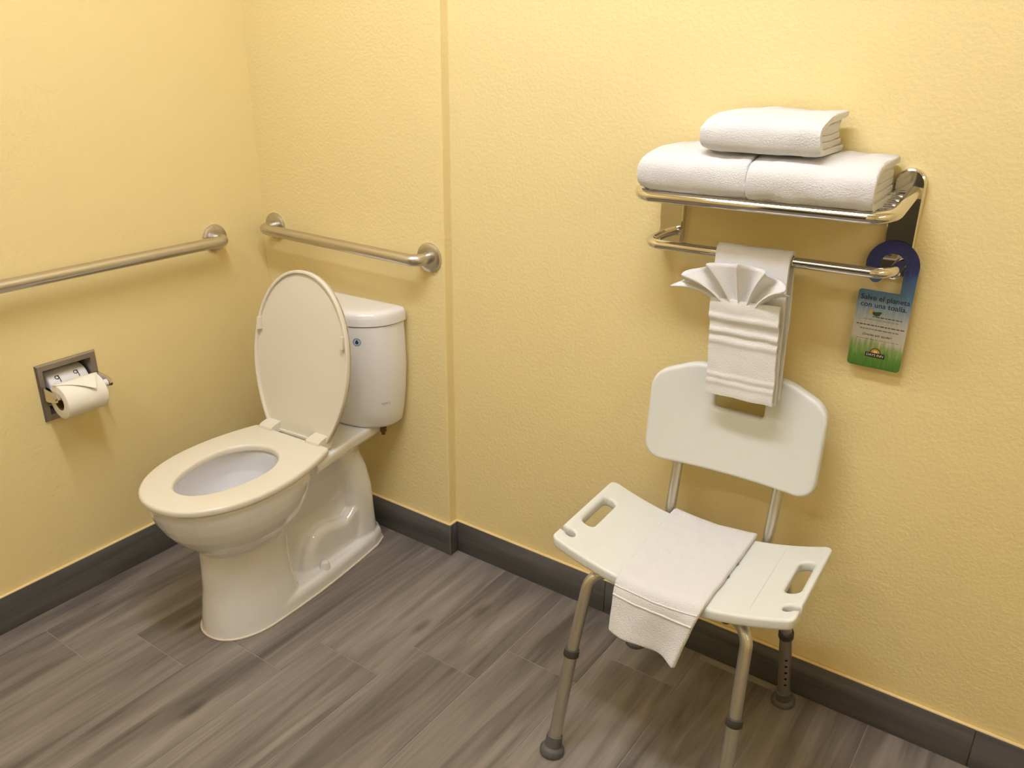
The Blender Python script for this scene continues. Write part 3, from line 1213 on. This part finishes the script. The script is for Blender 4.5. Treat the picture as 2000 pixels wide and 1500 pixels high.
# washcloth pleated into a fan
WC = tag(empty('washcloth', (1.565, YL - 0.036, 0.965)), 'white washcloth pleated into a fan, tucked in the hand towel pocket', 'washcloth')
WO = Vector((1.565, YL - 0.036, 0.965))
rows = []
NA, NR = 84, 12
for i in range(NR + 1):
    r = i / NR
    row = []
    for k in range(NA + 1):
        a = -1 + 2 * k / NA
        ph = a * 5.2 * PI + 0.6
        th_ = math.radians(-4) + (math.radians(70) if a < 0 else math.radians(66)) * a * (0.45 + 0.55 * r)
        R_ = 0.112 + (-0.004 if a < 0 else -0.022) * abs(a) ** 1.5
        bx = 1.562 + 0.030 * a
        w_ = 0.5 + 0.5 * math.sin(ph)
        x = bx + R_ * r * math.sin(th_) * (0.95 + 0.05 * w_)
        z = 0.953 + R_ * r * math.cos(th_) * 0.98 + 0.010 * r * r * (1 - abs(a)) * (w_ - 0.5) + 0.016 * abs(a) * r
        y = YL - 0.026 - 0.014 * r - (0.004 + 0.026 * r) * w_ - 0.006 * r * r
        x += 0.008 * r * math.cos(ph)
        row.append(Vector((x, y, z + TILT * (x - 1.58))) - WO)
    rows.append(row)
v, f = loft(rows, False, False, False)
wc = mesh_obj('fan', v, f, M_towel_flat, WC, 80)
md = wc.modifiers.new('s', 'SOLIDIFY')
md.thickness = 0.0028
md.offset = 0

# ------------------------------------------------------------------ card hanger
CY = JD - 0.0185
HX0, HX1, HZ0, HZT = 1.760, 1.860, 0.861, 1.119
RING = Vector((1.8125, 1.0705))
ro, ri = 0.0485, 0.0235
DH = tag(empty('door_hanger', (RING.x, CY, RING.y)), 'blue and green card hanger with Spanish towel message, hooked on the rack', 'hanger card')
DO = Vector((RING.x, CY, RING.y))
pts = []
# outer edge: up the right side, over the ring, round the hook tip, back along the inside, down to the body
for k in range(0, 25):
    a = math.radians(-6 + 228 * k / 24)
    pts.append((RING.x + ro * math.cos(a), RING.y + ro * math.sin(a)))
tipc = Vector((RING.x + (ro + ri) / 2 * math.cos(math.radians(222)), RING.y + (ro + ri) / 2 * math.sin(math.radians(222))))
for k in range(1, 9):
    a = math.radians(222 + 176 * k / 9)
    pts.append((tipc.x + (ro - ri) / 2 * math.cos(a), tipc.y + (ro - ri) / 2 * math.sin(a)))
for k in range(0, 21):
    a = math.radians(220 - 238 * k / 20)
    pts.append((RING.x + ri * math.cos(a), RING.y + ri * math.sin(a)))
pts += [(RING.x + ri - 0.0005, 1.018)]
pts += [(HX0 + 0.004, 1.018), (HX0, 1.014)]
pts += [(HX0, HZ0 + 0.006), (HX0 + 0.002, HZ0 + 0.002), (HX0 + 0.006, HZ0), (HX1 - 0.006, HZ0), (HX1 - 0.002, HZ0 + 0.002), (HX1, HZ0 + 0.006)]
pts += [(HX1, 1.04)]
me = slab_mesh([pts], 0.0006, 0.0002, 0)


def hanger_material():
    m = bpy.data.materials.new('printed_card')
    m.use_nodes = True
    nt = m.node_tree
    L = nt.links.new
    b = nt.nodes['Principled BSDF']
    b.inputs['Roughness'].default_value = 0.35
    tc = nt.nodes.new('ShaderNodeTexCoord')
    sp = nt.nodes.new('ShaderNodeSeparateXYZ')
    L(tc.outputs['Object'], sp.inputs['Vector'])
    mp = nt.nodes.new('ShaderNodeMapping')
    mp.inputs['Scale'].default_value = (190, 1, 30)
    n = nt.nodes.new('ShaderNodeTexNoise')
    n.inputs['Scale'].default_value = 1.0
    n.inputs['Detail'].default_value = 3
    L(tc.outputs['Object'], mp.inputs['Vector'])
    L(mp.outputs['Vector'], n.inputs['Vector'])
    ma = nt.nodes.new('ShaderNodeMath')
    ma.operation = 'MULTIPLY_ADD'
    L(n.outputs['Fac'], ma.inputs[0])
    ma.inputs[1].default_value = 0.045
    L(sp.outputs['Z'], ma.inputs[2])
    mr = nt.nodes.new('ShaderNodeMapRange')
    mr.inputs['From Min'].default_value = HZ0 - DO.z + 0.022
    mr.inputs['From Max'].default_value = HZT - DO.z + 0.022
    L(ma.outputs[0], mr.inputs['Value'])
    r = nt.nodes.new('ShaderNodeValToRGB')
    cr = r.color_ramp
    stops = [(0.0, S(70, 112, 44)), (0.10, S(96, 138, 58)), (0.17, S(142, 168, 104)), (0.23, S(206, 200, 190)), (0.36, S(196, 196, 196)), (0.46, S(150, 168, 184)),
             (0.58, S(92, 130, 172)), (0.72, S(74, 104, 156)), (0.80, S(56, 66, 132)), (1.0, S(44, 46, 112))]
    cr.elements[0].position, cr.elements[0].color = stops[0]
    cr.elements[1].position, cr.elements[1].color = stops[-1]
    for p, c in stops[1:-1]:
        e = cr.elements.new(p)
        e.color = c
    L(mr.outputs['Result'], r.inputs['Fac'])
    L(r.outputs['Color'], b.inputs['Base Color'])
    return m


map_verts(me, lambda c: Vector((c.x - DO.x, c.z, c.y - DO.z)))
card = fin('card', me, hanger_material(), DH)


def card_print(me, x, z, name, m, label=None, off=0.0009):
    map_verts(me, lambda c: Vector((c.x + x - DO.x, -off, c.y + z - DO.z)))
    o = fin(name, me, m, DH)
    if label:
        lbl(o, label)
    return o


M_navy = mat('navy_ink', S(24, 40, 78), 0.5)
xc = (HX0 + HX1) / 2
card_print(text_mesh('Salve el planeta', 0.0148, 0.00012), xc + 0.001, 0.9985, 'headline', M_navy, 'dark blue heading Salve el planeta')
card_print(text_mesh('con una toalla.', 0.0148, 0.00012), xc + 0.0005, 0.9845, 'headline', M_navy, 'dark blue heading con una toalla.')
M_green = mat('leaf_green', S(52, 84, 34), 0.5)
leaf = bpy.data.meshes.new('leaf')
lv = [(-0.011, 0.0035, 0), (-0.006, -0.003, 0), (0.0, -0.0055, 0), (0.006, -0.003, 0), (0.0105, 0.0045, 0), (0.004, 0.0042, 0), (-0.003, 0.003, 0)]
leaf.from_pydata(lv, [], [tuple(range(7))])
card_print(leaf, xc - 0.010, 0.9725, 'leaf_logo', M_green, 'green leaf logo')
yl = disc_mesh(0.0001, 0.0034, 10)
card_print(yl, xc - 0.0205, 0.9755, 'sun_dot', mat('logo_yellow', S(210, 180, 40), 0.5), None, 0.0011)
# small print too fine to read in the photograph: broken grey rules
M_fine = mat('fine_grey_print', S(118, 112, 112), 0.6)
M_fine2 = mat('fine_dark_print', S(84, 78, 80), 0.6)


def rules(z, x0, x1, h, m, seed):
    rnd = random.Random(seed)
    mbx = MB()
    x = x0
    while x < x1:
        w = rnd.uniform(0.003, 0.0085)
        xe = min(x + w, x1)
        mbx.add([(x - DO.x, -0.0009, z - DO.z), (xe - DO.x, -0.0009, z - DO.z), (xe - DO.x, -0.0009, z + h - DO.z), (x - DO.x, -0.0009, z + h - DO.z)], [(0, 1, 2, 3)])
        x = xe + 0.0014
    return mbx.obj('small_print', m, DH, None)


rules(0.9650, HX0 + 0.034, HX1 - 0.012, 0.0018, M_fine2, 1)
rules(0.9590, HX0 + 0.016, HX1 - 0.016, 0.0010, M_fine, 2)
rules(0.9470, HX0 + 0.006, HX1 - 0.004, 0.0020, M_fine2, 3)
rules(0.9390, HX0 + 0.014, HX1 - 0.014, 0.0018, M_fine, 4)
card_print(text_mesh('\u00a1Gracias por ayudar!', 0.0068, 0.00008), xc - 0.002, 0.9265, 'slogan', M_fine2, 'dark line thanking the guest')
rules(0.9190, HX0 + 0.010, HX1 - 0.008, 0.0008, M_fine, 5)
# sunrise badge
arcm = disc_mesh(0.0001, 0.0105, 32)
bm = bmesh.new()
bm.from_mesh(arcm)
bmesh.ops.bisect_plane(bm, geom=list(bm.verts) + list(bm.edges) + list(bm.faces), plane_co=(0, 0, 0), plane_no=(0, -1, 0), clear_outer=True)
bm.to_mesh(arcm)
bm.free()
bx = xc + 0.0005
card_print(arcm, bx, 0.8925, 'badge_arch', mat('badge_brown', S(92, 66, 34), 0.5), 'half-round sunrise badge', 0.0009)
arc2 = disc_mesh(0.0001, 0.0086, 32)
bm = bmesh.new()
bm.from_mesh(arc2)
bmesh.ops.bisect_plane(bm, geom=list(bm.verts) + list(bm.edges) + list(bm.faces), plane_co=(0, 0, 0), plane_no=(0, -1, 0), clear_outer=True)
bm.to_mesh(arc2)
bm.free()
card_print(arc2, bx, 0.8925, 'badge_sky', mat('badge_gold', S(206, 160, 78), 0.5), None, 0.0011)
arc3 = disc_mesh(0.0001, 0.0042, 20)
card_print(arc3, bx, 0.8935, 'badge_sun', mat('badge_sun', S(240, 208, 120), 0.5), None, 0.0013)
plq = bpy.data.meshes.new('plq')
plq.from_pydata([(-0.0185, -0.0045, 0), (0.0185, -0.0045, 0), (0.0185, 0.0045, 0), (-0.0185, 0.0045, 0)], [], [(0, 1, 2, 3)])
card_print(plq, bx, 0.8885, 'badge_plate', mat('badge_black', S(36, 30, 28), 0.5), None, 0.0015)
card_print(text_mesh('DAYS INN', 0.0072, 0.00005), bx, 0.8860, 'badge_lettering', mat('badge_white', S(220, 214, 206), 0.5), 'white capitals DAYS INN', 0.0017)

# ------------------------------------------------------------------ shower chair
CH = tag(empty('shower_chair', (1.5737, -0.2455, 0), 0.0426), 'white plastic shower chair with aluminium legs standing by the right part of the back wall', 'chair')
SW, SD, ZE, ZM = 0.508, 0.289, 0.5027, 0.4519
ST = 0.025


def seat_z(u):
    return ZM + (ZE - ZM) * (abs(2 * u / SW)) ** 1.97


def chair_seat_outline():
    hw, hd = SW / 2, SD / 2
    nr, nv = 0.011, -0.100       # hose notch
    nd = 0.022
    r = []
    base = round_poly([(-hw, -hd), (hw, -hd), (hw, hd), (-hw, hd)], [0.014, 0.014, 0.018, 0.018], 5)
    # insert the notches in the two end edges
    out = []
    n = len(base)

    def notch(s):
        o = []
        mouth = 0.0065
        c = (s * (hw - nd), nv)
        a0 = math.asin(mouth / nr)
        for k in range(13):
            a = a0 + (2 * PI - 2 * a0) * k / 12
            o.append((c[0] + s * nr * math.cos(a), c[1] + nr * math.sin(a)))
        return [(s * hw, nv + mouth)] + o + [(s * hw, nv - mouth)]
    for i in range(n):
        a, b = base[i], base[(i + 1) % n]
        out.append(a)
        if abs(a[0] - hw) < 1e-5 and abs(b[0] - hw) < 1e-5 and b[1] - a[1] > 0.1:
            out += notch(1)[::-1]
        if abs(a[0] + hw) < 1e-5 and abs(b[0] + hw) < 1e-5 and a[1] - b[1] > 0.1:
            out += notch(-1)
    return out


def slot(cx_, cy_, w, l, r=None):
    return round_poly([(cx_ - w / 2, cy_ - l / 2), (cx_ + w / 2, cy_ - l / 2), (cx_ + w / 2, cy_ + l / 2), (cx_ - w / 2, cy_ + l / 2)], r or w * 0.45, 5)


def drain(cx_, cy_, r=0.004):
    return [(cx_ + r * math.cos(2 * PI * k / 8), cy_ + r * math.sin(2 * PI * k / 8)) for k in range(8)]


holes = [slot(s * 0.222, 0.014, 0.030, 0.122)[::-1] for s in (-1, 1)]
holes += [drain(s * 0.0875, v)[::-1] for s in (-1, 1) for v in (0.035, -0.018)]
me = slab_mesh([chair_seat_outline()] + holes, ST / 2, 0.0065, 3)
bisect(me, 0, [-SW / 2 + SW * k / 30 for k in range(1, 30)])
map_verts(me, lambda c: Vector((c.x, c.y, c.z - ST / 2 + seat_z(c.x))))
cs = fin('seat', me, M_chair, CH, 45)
# moulded line across the right side of the seat
g_ = MB()
g_.add(*tube([(0.165, -0.115, seat_z(0.165) - 0.0002), (0.165, -0.0, seat_z(0.165) - 0.0002), (0.165, 0.115, seat_z(0.165) - 0.0002)], 0.0008, 6))
g_.obj('mould_line', M_chair, cs, 60)

# backrest
bo = round_poly([(-0.193, 0.572), (0.193, 0.572), (0.193, 0.776), (0.10, 0.812), (-0.10, 0.812), (-0.193, 0.776)], [0.042, 0.042, 0.05, 0.12, 0.12, 0.05], 8)
bh = round_poly([(-0.050, 0.716), (0.060, 0.716), (0.060, 0.756), (-0.050, 0.756)], 0.010, 5)
me = slab_mesh([bo, bh[::-1]], 0.0125, 0.008, 3)
bisect(me, 0, [-0.19 + 0.38 * k / 20 for k in range(1, 20)])
BV = 0.192


def back_map(c):
    x, z, t = c.x, c.y, c.z
    vv = BV + 0.016 - 0.020 * (x / 0.193) ** 2 + 0.10 * (z - 0.69)
    return Vector((x, vv - t, z))


map_verts(me, back_map)
fin('backrest', me, M_chair, CH, 45)

# back tubes
for s in (-1, 1):
    p = fillet([(s * 0.112, 0.02, 0.413), (s * 0.114, 0.156, 0.413), (s * 0.116, BV + 0.036, 0.74)], [0.035], 7)
    mesh_obj('back_tube', *tube(p, 0.0118, 16), M_alu, CH, 60)


# legs: each a bent upper tube, a collar, a drilled lower tube and a rubber foot
def along(a, b, z):
    t = (z - a[2]) / (b[2] - a[2])
    return Vector(a) + (Vector(b) - Vector(a)) * t


for sv in (-1, 1):
    for su in (-1, 1):
        top = (su * 0.181, sv * 0.116, 0.405)
        ft = (su * 0.193, sv * 0.219, 0.0)
        if sv < 0 and su > 0:
            top, ft = (0.172, top[1], top[2]), (0.184, ft[1], 0.0)
        p = fillet([(su * 0.012, sv * 0.014, 0.413), (top[0] * 0.97, top[1] * 0.93, 0.418), along(top, ft, 0.225)], 0.042, 10)
        dark = (sv > 0)  # rear lower tubes take the shaded copy
        leg = mesh_obj('leg', *tube(p, 0.0124, 18), M_alu, CH, 60)
        d = (Vector(ft) - Vector(top)).normalized()
        mesh_obj('lower_tube', *tube([along(top, ft, 0.236), along(top, ft, 0.12), along(top, ft, 0.014)], 0.0142, 18), M_alu_shaded if dark else M_alu, leg, 60)
        mesh_obj('collar', *lathe(along(top, ft, 0.246), d, [(0, 0.0132), (0.001, 0.0166), (0.016, 0.0170), (0.018, 0.0150)], 20), M_collar, leg, 50)
        mesh_obj('rubber_foot', *lathe(Vector(ft), -d, [(0.0, 0.0245), (0.001, 0.0270), (0.012, 0.0272), (0.016, 0.0240), (0.019, 0.0190), (0.044, 0.0176), (0.046, 0.0150)], 24), M_rubber, leg, 40)
        hb = MB()
        fwd = Vector((0.35 * su, -1.0, 0)).normalized()
        if sv > 0:
            nn = Vector((0.5, -1.0, 0))
            nn = (nn - d * nn.dot(d)).normalized()
            for k in range(5):
                c = along(top, ft, 0.165 - 0.0215 * k)
                hb.add(*lathe(c + nn * 0.0132, nn, [(0, 0.0034), (0.0013, 0.0034)], 12))
            o = hb.obj('adjustment_hole', M_hole_shade, leg, 50)
            o['kind'] = 'stuff'
bb_ = MB()
bb_.add(*lathe((0.118, -0.098, 0.432), (0, 0, -1), [(0, 0.007), (0.010, 0.007), (0.0102, 0.010), (0.02, 0.010), (0.022, 0.004)], 14))
bb_.obj('seat_bolt', M_collar, CH, 50)

# ------------------------------------------------------------------ folded mat over the seat
BM = tag(empty('bath_mat', (1.5737, -0.2455, 0.46), 0.0426), 'folded white terry bath mat draped over the shower chair seat', 'bath mat')
NU, thick = 26, 0.0125
rows = []
ss = []
LTOP, LFL = 0.158 + 0.150, 0.122
sN = 64
for i in range(sN + 1):
    s = (LTOP + LFL) * i / sN
    row = []
    for j in range(NU + 1):
        t = j / NU
        if s <= LTOP:
            v = 0.158 - s
            u = (-0.100 + 0.004 * (s / LTOP)) + t * (0.194 - 0.010 * (s / LTOP))
            z = seat_z(u) + thick / 2 + 0.0008
            # small rise where it bends over the front and back edges
            if v > 0.140:
                z -= ((v - 0.140) / 0.018) ** 2 * 0.005
            if v < -0.138:
                z -= ((-0.138 - v) / 0.012) ** 2 * 0.003
        else:
            q = (s - LTOP)
            lenf = 1.0 - 0.06 * (1 - t) + 0.12 * t * t
            q *= lenf
            ang = min(q / 0.030, 1.0)
            drop = q - 0.009 * ang
            u0 = -0.096 + t * 0.184
            u = u0 + q * (0.06 - 0.30 * t * t)
            wave = 0.010 * math.sin(t * PI * 2.2 + 0.4) * (q / 0.12) ** 1.4
            v = -0.150 - 0.0105 * math.sin(ang * PI / 2) - 0.20 * max(0, q - 0.02) - wave
            z = seat_z(u0) + thick / 2 - 0.0022 - drop
        p = Vector((u, v, z - 0.46))
        p += fuzz(p, 0.0016, 30, 6)
        row.append(p)
    rows.append(row)
v, f = loft(rows, False, False, False)
me = bpy.data.meshes.new('cloth')
me.from_pydata([tuple(p) for p in v], [], f)
me.update()
cloth = fin('cloth', me, M_towel, BM, 80)
# make sure the faces point up/out, then thicken
up_n = sum((p.normal.z for p in cloth.data.polygons), 0.0)
if up_n < 0:
    cloth.data.flip_normals()
md = cloth.modifiers.new('s', 'SOLIDIFY')
md.thickness = thick
md.offset = 0
bv_ = cloth.modifiers.new('b', 'BEVEL')
bv_.width = 0.004
bv_.segments = 3
bv_.limit_method = 'ANGLE'
bv_.angle_limit = math.radians(50)


def mat_point(si, tj):
    i = min(int(si / (LTOP + LFL) * sN), sN - 1)
    j = min(int(tj * NU), NU - 1)
    a = si / (LTOP + LFL) * sN - i
    b = tj * NU - j
    p = rows[i][j] * (1 - a) * (1 - b) + rows[i + 1][j] * a * (1 - b) + rows[i][j + 1] * (1 - a) * b + rows[i + 1][j + 1] * a * b
    n_ = (rows[i + 1][j] - rows[i][j]).cross(rows[i][j + 1] - rows[i][j]).normalized()
    if n_.dot(Vector((0.2, -1, 0.8))) < 0:
        n_ = -n_
    return p, n_


for si, rr in ((LTOP + 0.018, 0.0016), (LTOP + 0.040, 0.0020)):
    q = []
    for k in range(31):
        p, n_ = mat_point(si, 0.01 + 0.98 * k / 30)
        q.append(p + n_ * (thick / 2 + 0.0002))
    lbl(mesh_obj('hem_stripe', *tube(q, rr, 8), M_towel_flat, cloth, 60), 'woven line across the mat end')
